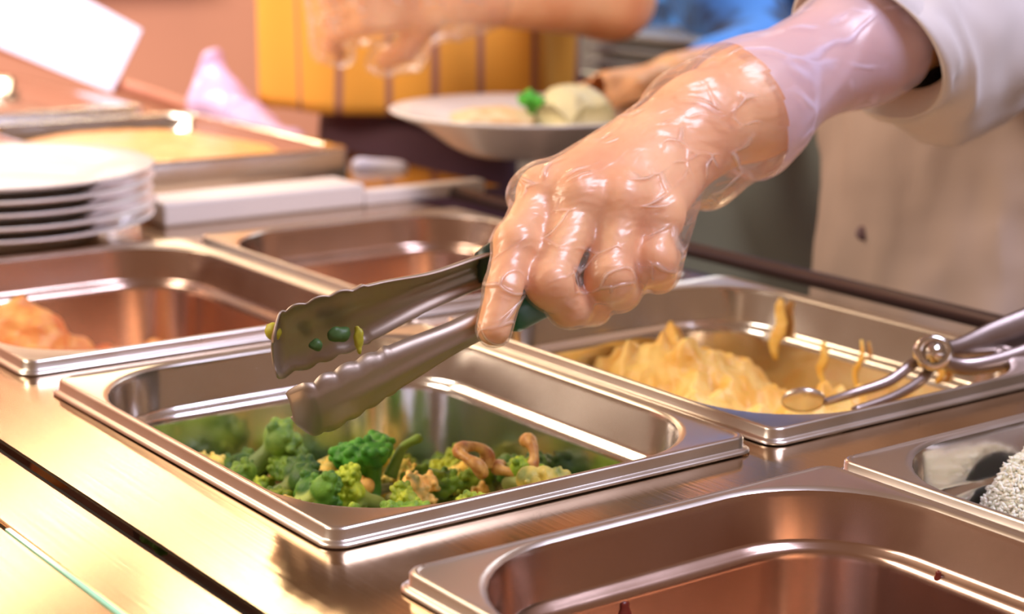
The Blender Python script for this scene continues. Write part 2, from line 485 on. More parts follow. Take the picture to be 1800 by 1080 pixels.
def mound(name, cx, cy, hx, hy, z0, hgt, m, seed, scale, amp, parent=None, spikes=0, power=3, res=90, skirt=.012):
    """bumpy heap of food filling an oblong dish"""
    u = np.linspace(-1, 1, res); X, Y = np.meshgrid(u, u, indexing='ij')
    # squircle mapping keeps the corners round
    Xs = X*np.sqrt(1-.32*Y*Y); Ys = Y*np.sqrt(1-.32*X*X)
    r = (np.abs(X)**power+np.abs(Y)**power)
    Pn = np.stack([cx+Xs*hx, cy+Ys*hy, 0*X+seed], -1).astype(np.float32)
    n = wn(Pn, scale, seed); n2 = wn(Pn, scale*2.7, seed+1)
    Z = z0+hgt*np.clip(1-r*.5, 0, 1)**.8+amp*(n+.4*n2)
    if spikes: Z += spikes*np.clip(wn(Pn, scale*1.5, seed+5)-.15, 0, 1)**1.5*3
    Px = Pn[..., 0]+amp*.8*wn(Pn, scale*1.6, seed+8); Py = Pn[..., 1]+amp*.8*wn(Pn, scale*1.6, seed+9)
    V = np.stack([Px, Py, Z], -1).reshape(-1, 3)
    # skirt down so the heap has a body
    F = [(i*res+j, (i+1)*res+j, (i+1)*res+j+1, i*res+j+1) for i in range(res-1) for j in range(res-1)]
    ring = [i*res for i in range(res)]+[(res-1)*res+j for j in range(1, res)]+[i*res+res-1 for i in range(res-2, -1, -1)]+[j for j in range(res-2, 0, -1)]
    n0 = len(V); low = V[ring].copy(); low[:, 2] = z0-skirt; V = np.vstack([V, low]); k = len(ring)
    F += [(ring[i], ring[(i+1) % k], n0+(i+1) % k, n0+i) for i in range(k)]+[tuple(n0+i for i in range(k))[::-1]]
    return mk(name, V, F, m, parent)


M_orange = mat('orange_food', (.75, .24, .05), .45, Subsurface_Weight=.15, Subsurface_Scale=.005)
noise_mix(M_orange, (.78, .20, .04), (.98, .50, .14), 60, 4, .35, .65); bump(M_orange, 160, .8, .002)
M_sauce = mat('golden_sauce', (.82, .38, .09), .3)
tag(mound('orange_bake', .44, 1.115, .12, .165, CZ+.012, .012, M_sauce, 3, 40, .003), 'golden orange food filling the tray behind the plates', 'food', kind='stuff')

# ---- the stack of plates
PROF_PLATE = [(0, .0045), (.075, .0045), (.084, .0060), (.094, .0115), (.118, .0175), (.134, .0205), (.1365, .0195), (.134, .0178), (.118, .0145), (.097, .0080), (.086, .0010), (.084, 0), (.079, 0), (.078, .0012), (0, .0015)]


def plate(loc, label, group=None):
    mb = MB(); mb.lathe(PROF_PLATE, (0, 0, 0), 96)
    o = mk('dinner_plate', mb.V, mb.F, M_china); o.location = loc
    return tag(o, label, 'plate', group)


PC = (.153, .815)
WH = ['lowest white plate of the stack', 'second white plate from the bottom of the stack', 'middle white plate of the stack of five',
      'second white plate from the top of the stack', 'topmost white plate of the stack, its face showing']
for i in range(5):
    plate((PC[0]+.001*math.sin(i*2), PC[1]+.001*math.cos(i*3), CZ+.0003+.0105*i), WH[i])

# ------------------------------------------------------------------ broccoli
M_floret = mat('broccoli', (.1, .3, .03), .55, Subsurface_Weight=.12, Subsurface_Scale=.003)
at = nd(M_floret, 'ShaderNodeAttribute'); at.attribute_name = 'col'
hs = nd(M_floret, 'ShaderNodeHueSaturation'); oi = nd(M_floret, 'ShaderNodeObjectInfo')
mrr = nd(M_floret, 'ShaderNodeMapRange'); mrr.inputs['To Min'].default_value = .55; mrr.inputs['To Max'].default_value = 1.35
lk(M_floret, oi.outputs['Random'], mrr.inputs[0]); lk(M_floret, mrr.outputs[0], hs.inputs['Value'])
lk(M_floret, at.outputs['Color'], hs.inputs['Color']); lk(M_floret, hs.outputs[0], bsdf(M_floret).inputs['Base Color'])
bump(M_floret, 900, .5, .0006)


def set_col(o, C):
    a = o.data.color_attributes.new('col', 'FLOAT_COLOR', 'POINT')
    a.data.foreach_set('color', np.c_[C, np.ones(len(C))].astype(np.float32).ravel())


def floret(name, seed, R=.015, crownc=(.065, .175, .010), stemc=(.34, .42, .08), openness=1.0, nb=110):
    r = np.random.default_rng(seed)
    hubs = []
    for i in range(5):
        a = i*2.4+r.uniform(-.4, .4); s = .65*math.sqrt((i+.3)/5)*R
        hubs.append(np.array([s*math.cos(a)*openness, s*math.sin(a)*openness, .45*R+r.uniform(-.15, .15)*R]))
    knobs = []
    for i in range(nb):
        h = hubs[r.integers(5)]; d = r.normal(size=3); d[2] = abs(d[2])*.9; d /= np.linalg.norm(d)
        knobs.append((h+d*R*.46*r.uniform(.85, 1.12), R*r.uniform(.075, .15)))
    stemb = np.array([r.uniform(-.2, .2)*R, r.uniform(-.2, .2)*R, -1.25*R])

    def parts(P):
        ds = cap(P, stemb, (0, 0, -.4*R), R*.24, R*.26)
        for h in hubs: ds = smin(ds, cap(P, (0, 0, -.5*R), h, R*.20, R*.17), R*.12)
        dc = np.full(P.shape[:-1], 1e3, np.float32)
        for h in hubs: dc = np.minimum(dc, cap(P, h, h+.001*R, R*.42, R*.42))
        for c, s in knobs: dc = smin(dc, cap(P, c, c+1e-5, s, s), R*.03)
        return ds, dc

    def fn(P):
        ds, dc = parts(P); return smin(ds, dc, R*.1)-.03*R*wn(P, 6/R, seed)
    o = sdf_obj(name, fn, (-1.7*R, -1.7*R, -1.7*R), (1.7*R, 1.7*R, 1.7*R), R*.06, M_floret)
    V = np.array([v.co for v in o.data.vertices], np.float32); ds, dc = parts(V)
    w = np.clip((ds-dc)/(R*.18)+.35, 0, 1)[:, None]; nn = np.clip(wn(V, 5/R, seed+3)*.8+.5, 0, 1)[:, None]
    c = w*(np.array(crownc)*(1-nn)+np.array(crownc)*np.array([4.2, 2.5, 2.6])*nn)+(1-w)*np.array(stemc)
    set_col(o, c)
    return o


G_FL = 'broccoli florets heaped in the pan'
protos = [floret('broccoli_floret', 11, .017), floret('broccoli_floret', 12, .020, (.035, .125, .010)), floret('broccoli_floret', 13, .016, (.13, .25, .014), openness=1.25),
          floret('broccoli_floret', 14, .018, (.09, .20, .010), openness=1.1)]
pale = [floret('cauliflower_floret', 21, .017, (.36, .38, .07), (.50, .48, .14), nb=34), floret('cauliflower_floret', 22, .015, (.46, .42, .11), (.56, .50, .18), 1.2, 34)]
for o in protos: tag(o, 'green broccoli floret in the heap inside the nearest full pan', 'broccoli', G_FL)
for o in pale: tag(o, 'pale yellowish cauliflower floret mixed into the broccoli', 'cauliflower', 'cauliflower pieces among the broccoli')
used = set()


def put(src, loc, rot, s, label=None):
    if src.name in used: o = src.copy(); COL.objects.link(o)
    else: o = src; used.add(src.name)
    o.location = loc; o.rotation_euler = rot; o.scale = (s, s, s)
    if label:
        o['label'] = label
        if 'group' in o: del o['group']
    return o


def heapz(x, y):
    # highest in the middle and toward the two near walls, lower at the far corner
    return -.080+.020*math.exp(-((x-.115)**2+(y-.13)**2)/.012)+.014*math.exp(-((x-.20)**2+(y-.10)**2)/.004)+.012*math.exp(-((x-.09)**2+(y-.25)**2)/.004)-.012*max(0, (x+y*.7-.31)/.1)


ZX = ['against the near left rim', 'along the middle', 'against the far right wall']
ZY = ['near the front corner', 'halfway back', 'near the back corner']
sp = []
rr = random.Random(5)
for layer in (0, 1):
    tries = 0; cnt = 0
    while cnt < (34 if layer == 0 else 50) and tries < 4000:
        tries += 1
        x = rr.uniform(.034, .228); y = rr.uniform(.034, .288)
        z = heapz(x, y)+(-.014 if layer == 0 else .004)+rr.uniform(-.004, .004)
        if all((x-a)**2+(y-b)**2+(z-c)**2 > .0215**2 for a, b, c in sp):
            sp.append((x, y, z)); cnt += 1
            gr = rr.random() < .70
            src = rr.choice(protos) if gr else rr.choice(pale)
            o = put(src, (x, y, z), (rr.uniform(-1.1, 1.1), rr.uniform(-1.1, 1.1), rr.uniform(0, 6.3)), rr.uniform(.75, 1.05))
            zx = ZX[min(2, int((x-.034)/.065))]; zy = ZY[min(2, int((y-.034)/.085))]
            kind = 'green broccoli floret' if gr else 'pale yellowish cauliflower floret'
            lay = 'buried in the heap' if layer == 0 else 'on top'
            o['label'] = f'{kind} {lay} {zx}, {zy}' if layer else f'{kind} {lay}, {zx}'
            o['group'] = ('broccoli florets ' if gr else 'cauliflower florets ')+lay+' '+zx+(' '+zy if layer else '')
g = floret('broccoli_floret', 31, .0225, (.12, .30, .035), (.35, .50, .12), .8); used.add(g.name)
g.location = (.112, .258, -.050); g.rotation_euler = (.5, .9, .3); tag(g, 'large pale green floret leaning up at the left of the heap', 'broccoli')
g = floret('broccoli_floret', 32, .0205, (.03, .19, .012), (.10, .32, .03), 1.0); used.add(g.name)
g.location = (.135, .185, -.046); g.rotation_euler = (-.2, .3, 1.); tag(g, 'bright green floret standing up in the middle of the heap', 'broccoli')
g = floret('broccoli_floret', 33, .019, (.36, .42, .08), (.52, .60, .16), 1.0, 30); used.add(g.name)
g.location = (.198, .108, -.045); g.rotation_euler = (.3, -1.3, 1.2); tag(g, 'yellow green floret with a thick stem at the right end of the heap', 'broccoli')
mb = MB(); mb.tube(smooth_path([(.150, .185, -.052), (.155, .186, -.044), (.162, .188, -.036), (.172, .184, -.031)], 5), [.0042, .0040, .0038, .0036, .0035, .0033, .0032, .0031, .003, .0028, .0026, .0025, .0025, .0028, .0030, .0018], 10)
o = mb.build('broccoli_piece', mat('stem_green', (.24, .40, .06), .5), None, smooth=True); tag(o, 'thin bright green stem sticking up from the middle of the heap', 'broccoli')
# fried curls (tan)
M_tan = mat('tan_fried_piece', (.60, .27, .06), .45, Subsurface_Weight=.1, Subsurface_Scale=.003)
noise_mix(M_tan, (.42, .14, .03), (.78, .46, .14), 120, 3, .35, .65); bump(M_tan, 300, .6, .001)
for i, (c, rx, rz, lab) in enumerate([((.180, .140, -.037), .9, .4, 'curled tan mushroom piece on top of the broccoli'), ((.206, .136, -.038), -.6, 1.9, 'brown fried piece behind the curled tan one'),
                                      ((.072, .268, -.058), .3, .2, 'small yellow orange piece at the far left of the heap')]):
    pts = smooth_path([(.013*math.cos(t), .011*math.sin(t), .004*math.sin(2*t)) for t in np.linspace(0, 4.4, 8)], 5)
    mb = MB(); mb.tube(pts, [.0036+.0009*math.sin(k*.45) for k in range(len(pts))], 10)
    o = mb.build('mushroom_slice', M_tan, None, smooth=True, world=False); o.location = c; o.rotation_euler = (rx, .5, rz); tag(o, lab, 'mushroom')

# ------------------------------------------------------------------ mash, rice, orange food
M_mash = mat('mashed_potato', (.86, .60, .19), .45, Subsurface_Weight=.25, Subsurface_Scale=.01)
noise_mix(M_mash, (.80, .44, .07), (.94, .66, .20), 45, 3, .35, .65); bump(M_mash, 130, .7, .003)


def mashfn(P):
    x, y, z = P[..., 0], P[..., 1], P[..., 2]
    base = -.072
    h = base+.046*np.exp(-(((x-.432)/.062)**2+((y-.245)/.062)**2)**2)+.030*np.exp(-(((x-.385)/.05)**2+((y-.15)/.07)**2))+.024*np.exp(-(((x-.475)/.04)**2+((y-.115)/.055)**2))+.018*np.exp(-(((x-.36)/.04)**2+((y-.06)/.04)**2))
    Pq = P.copy(); Pq[..., 2] *= .3
    n = wn(Pq, 85, 4); n2 = wn(Pq, 190, 5)
    d = (z-h)*.55-.0085*n-.0035*n2-.006*np.clip(n, 0, 1)**2
    hx, hy = .108, .138
    qx = np.abs(x-(XR[1]+A_/2))-hx+.04; qy = np.abs(y-B_/2)-hy+.04
    e = np.sqrt(np.maximum(qx, 0)**2+np.maximum(qy, 0)**2)+np.minimum(np.maximum(qx, qy), 0)-.04
    return np.maximum(np.maximum(d, e), -.097-z)


tag(sdf_obj('mashed_potato', mashfn, (.295, .014, -.101), (.525, .312, -.005), .0022, M_mash), 'peaked yellow mashed potato heaped in the pan under the hand', 'mashed potato', kind='stuff')
# smears hanging on the far wall of the mash pan
def wallx(z): return XR[1]+A_-(.0158+(.0206-.0158)*min(1, max(0, (-z-.02)/.016)))-.0008
for i, (y, zt, zb, w, lab) in enumerate([(.245, -.004, -.048, .012, 'widest yellow smear of mash on the far pan wall, nearest the hand'), (.198, -.026, -.056, .0075, 'long thin yellow drip of mash on the far pan wall'),
                                         (.165, -.018, -.060, .0045, 'narrow drip of mash between the two wider smears'), (.095, -.009, -.032, .0065, 'short yellow smear of mash near the serving tongs')]):
    mb = MB(); n = 9; pts = [(wallx(zt+(zb-zt)*k/(n-1)), y+.002*math.sin(k*1.3+i), zt+(zb-zt)*k/(n-1)) for k in range(n)]
    prof = [.25+.75*math.sin(math.pi*min(1, (k+.6)/(n-.2)))**.7 for k in range(n)]
    mb.tube(pts, [w*p*.5 for p in prof], 12)
    V = np.array(mb.V); cx = np.repeat([p[0] for p in pts], 12); V[:, 0] = cx+(V[:, 0]-cx)*.35
    o = mk('mash_smear', V, mb.F, M_mash); tag(o, lab, 'food smear')

M_rice = mat('white_rice', (.88, .83, .70), .5, Subsurface_Weight=.2, Subsurface_Scale=.004)


def rice():
    r = np.random.default_rng(9); V = []; F = []
    cx, cy = XR[1]-.008+A_/2, YR[0]+.003+B_/2
    u = np.linspace(-1, 1, 40); res = 40
    def hz(x, y): return -.066+.054*np.exp(-(((x-.400)/.050)**2+((y+.090)/.048)**2)**1.5)
    X, Y = np.meshgrid(cx+u*.108, cy+u*.138, indexing='ij'); Z = hz(X, Y)+.0006
    V = [tuple(p) for p in np.stack([X, Y, Z], -1).reshape(-1, 3)]
    F = [(i*res+j, (i+1)*res+j, (i+1)*res+j+1, i*res+j+1) for i in range(res-1) for j in range(res-1)]
    for k in range(13000):
        x = cx+r.uniform(-.106, .106); y = cy+r.uniform(-.02, .136)
        c = np.array([x, y, hz(x, y)+r.uniform(-.0004, .0028)]); a = r.normal(size=3); a[2] *= .6; a /= np.linalg.norm(a)
        b = np.cross(a, [.3, .2, .9]); b /= np.linalg.norm(b); d = np.cross(a, b); n0 = len(V); L = r.uniform(.0026, .0038); w = .00095
        V += [tuple(c-a*L), tuple(c+a*L)]
        for s in (-.5, .5):
            for q in range(5): th = q*1.2566; V.append(tuple(c+a*L*s+w*(b*math.cos(th)+d*math.sin(th))))
        for q in range(5):
            q2 = (q+1) % 5; F += [(n0, n0+2+q2, n0+2+q), (n0+1, n0+7+q, n0+7+q2), (n0+2+q, n0+2+q2, n0+7+q2, n0+7+q)]
    return mk('white_rice', V, F, M_rice)


tag(rice(), 'mound of white rice in the pan at the right edge', 'rice', kind='stuff')


def orangefn(P):
    x, y, z = P[..., 0], P[..., 1], P[..., 2]
    h = -.080+.062*np.exp(-(((x-.085)/.052)**2+((y-.585)/.058)**2))+.018*np.exp(-(((x-.15)/.04)**2+((y-.46)/.05)**2))
    n = wn(P, 85, 14); n2 = wn(P, 230, 15)
    d = (z-h)*.6-.006*n-.002*n2
    qx = np.abs(x-A_/2)-.068; qy = np.abs(y-(YR[2]+B_/2))-.098
    e = np.sqrt(np.maximum(qx, 0)**2+np.maximum(qy, 0)**2)+np.minimum(np.maximum(qx, qy), 0)-.04
    return np.maximum(np.maximum(d, e), -.097-z)


tag(sdf_obj('orange_stew', orangefn, (.018, YR[2]+.014, -.101), (.248, YR[2]+.312, -.002), .0024, M_orange), 'lumpy orange food heaped in the far left pan', 'food', kind='stuff')
# brown specks of sauce on the walls of the emptied pan
M_speck = mat('dark_red_sauce', (.16, .02, .012), .3)
for i, (p, s, lab) in enumerate([((.2470, -.141, -.0310), (.0015, .0022, .0035), 'small brown sauce speck on the far wall of the emptied pan'),
                                 ((.1135, -.0715, -.0400), (.0035, .0015, .0050), 'dark red sauce blot low on the left wall of the emptied pan')]):
    mb = MB(); n = 10
    prof = [(math.sin(math.pi*k/n)*(1+.25*math.sin(5*k)), -math.cos(math.pi*k/n)) for k in range(n+1)]
    mb.lathe(prof, (0, 0, 0), 14); V = np.array(mb.V)*np.array(s)+np.array(p)
    tag(mk('sauce_speck', V, mb.F, M_speck), lab, 'sauce speck')


# ------------------------------------------------------------------ tongs in the gloved hand
def cv(v): return rt*v[0]+up*v[1]+fw*v[2]


def unit(v): v = np.asarray(v, float); return v/np.linalg.norm(v)


def tong_arm(name, path, sdir, wid, parent, m, side=1, t0=0, t1=1, thick=.0011, scal=True, flange=.006):
    """channel section arm; sdir points from this arm toward its partner times side"""
    P = smooth_path([np.append(W(*p), w) for p, w in zip(path, wid)], 14)
    n = len(P); V = []; F = []
    L = [0]
    for i in range(1, n): L.append(L[-1]+np.linalg.norm(P[i][:3]-P[i-1][:3]))
    K = 13
    for i, q in enumerate(P):
        p = q[:3]; w = q[3]; t = unit(P[min(i+1, n-1)][:3]-P[max(i-1, 0)][:3])
        s = unit(sdir-(sdir@t)*t); wv = np.cross(t, s)
        d = L[i]                      # distance from the tip
        tip = max(0, 1-d/.050)        # 1 at the tip, 0 where the paddle ends
        w2 = w*(.62+.38*min(1, d/.007)**.5)
        if scal and d < .056: w2 += .0050*abs(math.sin(d*math.pi/.0125))-.0020
        fl = flange*(1-.6*tip)
        for k in range(K):
            a = -1+2*k/(K-1)
            e = abs(a)
            h = fl*max(0, (e-.62)/.38)**1.5+.0022*tip*e*e          # edges turn in
            rib = -.0016*math.exp(-(a/.16)**2)*(1-tip)              # pressed rib down the middle
            curl = .010*max(0, 1-d/.012)**2                          # tip bends in
            x = a*w2*.5*(1-.10*max(0, e-.8)/.2*(1-tip))
            V.append(p+wv*x+s*(h+rib+curl))
    for i in range(n-1):
        for k in range(K-1): F.append((i*K+k, i*K+k+1, (i+1)*K+k+1, (i+1)*K+k))
    o = mk(name, V, F, m, parent)
    md = o.modifiers.new('sheet', 'SOLIDIFY'); md.thickness = thick; md.offset = 0
    return o


def grip(name, path, sdir, w, dpt, parent, m):
    P = smooth_path([W(*p) for p in path], 10); n = len(P); V = []; F = []; K = 20
    for i, p in enumerate(P):
        t = unit(P[min(i+1, n-1)]-P[max(i-1, 0)]); s = unit(sdir-(sdir@t)*t); wv = np.cross(t, s)
        e = min(1, .75+min(i, n-1-i)*.13)
        for k in range(K):
            th = 2*math.pi*k/K; c, q = math.cos(th), math.sin(th)
            c = math.copysign(abs(c)**.55, c); q = math.copysign(abs(q)**.7, q)
            V.append(p+wv*c*w*.5*e+s*q*dpt*.5*e)
    for i in range(n-1):
        for k in range(K): F.append((i*K+k, i*K+(k+1) % K, (i+1)*K+(k+1) % K, (i+1)*K+k))
    F += [tuple(range(K))[::-1], tuple((n-1)*K+k for k in range(K))]
    return mk(name, V, F, m, parent)


SD = cv(unit((-.50, .52, .66)))
tongs = empty('serving_tongs', W(1185, 405, 1.05), 'steel serving tongs with green grips held open over the broccoli', 'tongs')
LOW = [(528, 742, .912), (575, 722, .917), (640, 688, .925), (720, 645, .938), (800, 603, .952), (880, 563, .968), (970, 517, .992), (1080, 460, 1.025), (1182, 405, 1.05)]
UPP = [(466, 603, .946), (508, 590, .951), (580, 563, .958), (660, 535, .967), (750, 503, .984), (850, 466, 1.004), (960, 432, 1.024), (1080, 410, 1.042), (1182, 402, 1.055)]
WL = [.030, .038, .037, .031, .022, .021, .020, .019, .017]
WU = [.038, .044, .045, .039, .026, .023, .021, .019, .017]
tong_arm('lower_arm', LOW, SD, WL, tongs, M_tong)
tong_arm('upper_arm', UPP, -SD, WU, tongs, M_tong)
o = grip('lower_grip', [(893, 556, .9715), (970, 517, .992), (1080, 460, 1.025), (1165, 414, 1.046)], SD, .0245, .012, tongs, M_green); o['label'] = 'green plastic lower grip'
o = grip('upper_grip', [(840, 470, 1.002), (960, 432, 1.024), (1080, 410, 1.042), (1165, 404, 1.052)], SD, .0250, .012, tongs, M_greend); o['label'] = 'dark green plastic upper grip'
mb = MB(); a = W(1184, 404, 1.052); wv = np.cross(unit(W(1182, 405, 1.05)-W(970, 517, .992)), SD)
mb.tube([a-wv*.012, a+wv*.012], .005, 16); mb.build('hinge_pin', M_tong, tongs, smooth=True)
# bits of broccoli clinging to the tongs
M_bity = mat('yellow_green_bit', (.46, .42, .03), .5); M_bitg = mat('dark_green_bit', (.06, .13, .03), .5)


def blob(name, c, r, seed, m, label, cat='food scrap', stretch=(1, 1, 1)):
    def fn(P): return (np.sqrt(((P/np.array(stretch, np.float32))**2).sum(-1))-r*.75)-.35*r*wn(P, 2.2/r, seed)
    o = sdf_obj(name, fn, (-2.2*r*max(1, stretch[0]), -2.2*r*max(1, stretch[1]), -2.2*r*max(1, stretch[2])),
                (2.2*r*max(1, stretch[0]), 2.2*r*max(1, stretch[1]), 2.2*r*max(1, stretch[2])), r*.16, m)
    o.location = c; return tag(o, label, cat) if label else o


blob('broccoli_scrap', W(480, 584, .944), .0062, 41, M_bity, 'yellow green scrap stuck to the tip of the upper tong arm')
blob('broccoli_scrap', W(596, 586, .955), .0068, 42, M_bitg, 'dark green scrap inside the upper tong arm', stretch=(1.3, .8, .8))
blob('broccoli_scrap', W(632, 594, .957), .0055, 43, M_bity, 'light green shred hanging from the middle of the upper tong arm', stretch=(.7, .8, 1.6))
blob('broccoli_scrap', W(556, 606, .952), .0042, 44, M_bitg, 'small green fleck inside the paddle of the upper tong arm')

# ------------------------------------------------------------------ the server: hand, arm, glove, jacket
server = empty('person', (.80, .28, -.9), 'person in white jacket and beige apron, gloved hand gripping the green handled tongs', 'person')
E1 = unit(W(1560, 60, 1.19)-W(870, 560, .97)); E2 = unit(up-(up@E1)*E1); E3 = np.cross(E1, E2)
BM = np.stack([E1, E2, E3])      # rows: local axes
BO = W(1240, 200, 1.07)


def loc_(p): return BM@(W(*p)-BO)


# joints: index, middle, ring, little, thumb
IDX = [(955, 338, 1.000), (906, 425, .972), (886, 508, .957), (868, 578, .949)]
MID = [(1018, 348, .994), (966, 500, .968), (1000, 538, .980), (1044, 542, 1.000)]
RNG = [(1092, 355, .998), (1070, 486, .981), (1090, 510, .996), (1118, 486, 1.018)]
LIT = [(1158, 378, 1.008), (1148, 458, .995), (1158, 480, 1.009), (1172, 452, 1.029)]
THB = [(1185, 235, 1.085), (1050, 320, 1.075), (955, 385, 1.058), (893, 432, 1.038)]
WR = [(1262, 205, 1.078), (1225, 215, 1.070)]


def hand_caps(extra=0.0):
    C_ = []
    def add(a, b, ra, rb, k=.008): C_.append((loc_(a), loc_(b), ra+extra, rb+extra, k))
    # forearm and wrist
    add((1235, 212, 1.072), (1310, 175, 1.100), .0235, .028, .02)
    add((1240, 225, 1.078), (1320, 200, 1.104), .0225, .026, .02)
    add((1310, 178, 1.100), (1515, 72, 1.165), .0290, .034, .02)
    add((1515, 72, 1.165), (1690, -10, 1.240), .034, .040, .02)
    # palm rays
    add((1225, 195, 1.070), IDX[0], .0185, .0125, .016)
    add((1228, 208, 1.070), MID[0], .0185, .0130, .016)
    add((1232, 222, 1.072), RNG[0], .0185, .0128, .016)
    add((1236, 240, 1.076), LIT[0], .0175, .0118, .016)
    add((1200, 250, 1.085), (1110, 335, 1.025), .018, .015, .02)
    # fingers
    for J, r in ((IDX, (.0118, .0104, .0096, .0088)), (MID, (.0128, .0118, .0110, .0094)), (RNG, (.0130, .0120, .0108, .0092)), (LIT, (.0120, .0112, .0100, .0086))):
        add(J[0], J[1], r[0], r[1], .007); add(J[1], J[2], r[1], r[2], .0025); add(J[2], J[3], r[2], r[3], .0025)
        add(J[0], tuple(np.array(J[0])+(.0, .0, .0001)), r[0]+.0012, r[0]+.0012, .006)    # knuckle
        add(J[1], tuple(np.array(J[1])+(.0, .0, .0001)), r[1]+.0009, r[1]+.0009, .004)
    add(THB[0], THB[1], .020, .0145, .016); add(THB[1], THB[2], .0135, .0115, .006); add(THB[2], THB[3], .0115, .0098, .003)
    return C_


SKINC = hand_caps()


def fold(P, caps, kmul=1.0, kmin=0):
    d = None
    for a, b, ra, rb, k in caps:
        c = cap(P, a, b, ra, rb)
        d = c if d is None else smin(d, c, max(k*kmul, kmin))
    return d


def bounds(caps, pad):
    A = np.array([c[0] for c in caps]+[c[1] for c in caps]); return A.min(0)-pad, A.max(0)+pad


lo_, hi_ = bounds(SKINC, .05)


def skinfn(P): return fold(P, SKINC)-.0005*wn(P, 90, 51)


def to_world(o):
    n = len(o.data.vertices); a = np.zeros(n*3); o.data.vertices.foreach_get('co', a); a = a.reshape(-1, 3)@BM+BO
    p = o.parent; off = np.zeros(3)
    while p is not None: off += np.array(p.location); p = p.parent
    o.data.vertices.foreach_set('co', (a-off).ravel()); o.data.update(); return o


body = to_world(sdf_obj('body', skinfn, lo_, hi_, .0017, M_skin, server, world=False))
# the glove: a slightly larger, looser skin with folds
GC = list(SKINC)
GC.append((loc_((1215, 300, 1.072)), loc_((1248, 322, 1.080)), .016, .007, .025))      # slack bag below the wrist
GC.append((loc_((1248, 322, 1.080)), loc_((1325, 258, 1.10)), .006, .014, .02))
GC.append((loc_((1200, 175, 1.065)), loc_((1270, 150, 1.085)), .010, .010, .02))       # slack along the top of the wrist
GC.append((loc_((925, 345, 1.005)), loc_((945, 330, 1.01)), .009, .010, .012))
GC.append((loc_((1190, 360, 1.02)), loc_((1180, 430, 1.01)), .009, .007, .012))


def glovefn(P):
    d = fold(P, GC, 1.05, .004)
    x = P[..., 0]
    w = .0006*wn(P*np.array([1, .5, 1], np.float32), 100, 61)
    f = np.abs(wn(P*np.array([.55, 1, 1], np.float32), 42, 62)); ridge = np.exp(-(f/.12)**2)*.0004
    loose = np.clip((x+.10)/.12, 0, 1)*.0015
    f2 = np.abs(wn(P*np.array([.6, 1, 1], np.float32), 24, 63)); ridge2 = np.exp(-(f2/.09)**2)*.0008*np.clip((x+.16)/.1, 0, 1)
    return d-.0011-loose-w-ridge-ridge2


CUT = loc_((1290, 175, 1.095))[0]
END = loc_((1555, 75, 1.19))[0]
GV_lo, GV_hi = bounds(GC, .05)
to_world(sdf_obj('glove', glovefn, GV_lo, GV_hi, .0017, M_glove, server, world=False, keep=lambda V: V[:, 0] < CUT+.12*(V[:, 1]+.02)))


def cufffn(P):
    d = fold(P, SKINC[:4]+[GC[-4], GC[-3]], 1.2, .01)
    f2 = np.abs(wn(P*np.array([.5, 1, 1], np.float32), 30, 66)); ridge = np.exp(-(f2/.10)**2)*.0018
    return d-.0030-.0009*wn(P, 40, 64)-ridge*.7


o = to_world(sdf_obj('glove_cuff', cufffn, GV_lo, GV_hi, .002, M_cuff, server, world=False,
                     keep=lambda V: (V[:, 0] > CUT+.12*(V[:, 1]+.02)-.004) & (V[:, 0]-.25*V[:, 1] < END)))
o['label'] = 'milky glove cuff, lilac light in its colour'


# jacket torso
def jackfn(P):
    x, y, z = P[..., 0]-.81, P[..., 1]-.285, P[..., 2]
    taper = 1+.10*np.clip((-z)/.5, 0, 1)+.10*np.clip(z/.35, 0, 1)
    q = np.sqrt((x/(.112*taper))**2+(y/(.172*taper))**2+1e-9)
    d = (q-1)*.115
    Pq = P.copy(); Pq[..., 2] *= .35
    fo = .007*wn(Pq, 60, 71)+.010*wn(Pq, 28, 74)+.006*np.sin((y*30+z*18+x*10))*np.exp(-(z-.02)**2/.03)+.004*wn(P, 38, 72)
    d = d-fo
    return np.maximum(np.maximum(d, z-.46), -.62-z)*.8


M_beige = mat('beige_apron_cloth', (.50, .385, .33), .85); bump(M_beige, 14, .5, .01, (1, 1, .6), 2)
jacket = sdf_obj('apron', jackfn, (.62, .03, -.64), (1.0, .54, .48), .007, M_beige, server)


def ray_hit(o, px, py):
    from mathutils.bvhtree import BVHTree
    me = o.data; off = Vector((0, 0, 0)); p = o.parent
    while p: off += p.location; p = p.parent
    off += o.location
    b = BVHTree.FromPolygons([v.co+off for v in me.vertices], [tuple(q.vertices) for q in me.polygons])
    d = Vector(W(px, py, 1)-CAM).normalized(); h = b.ray_cast(Vector(CAM), d)
    return np.array(h[0]) if h[0] is not None else None


M_button = mat('mauve_button', (.20, .13, .15), .4)
for p in [(1517, 410), (1490, 560)]:
    h = ray_hit(jacket, *p)
    if h is not None:
        mb = MB(); mb.lathe([(0, .0018), (.0052, .0018), (.0064, 0), (.0052, -.0018), (0, -.0018)], (0, 0, 0), 20)
        V = np.array(mb.V); n = -fw; a = unit(np.cross(n, [0, 0, 1])); b = np.cross(n, a)
        V = V[:, [0]]*a+V[:, [1]]*b+V[:, [2]]*n+h+n*.001
        bj = mk('button', V, mb.F, M_button, jacket); break


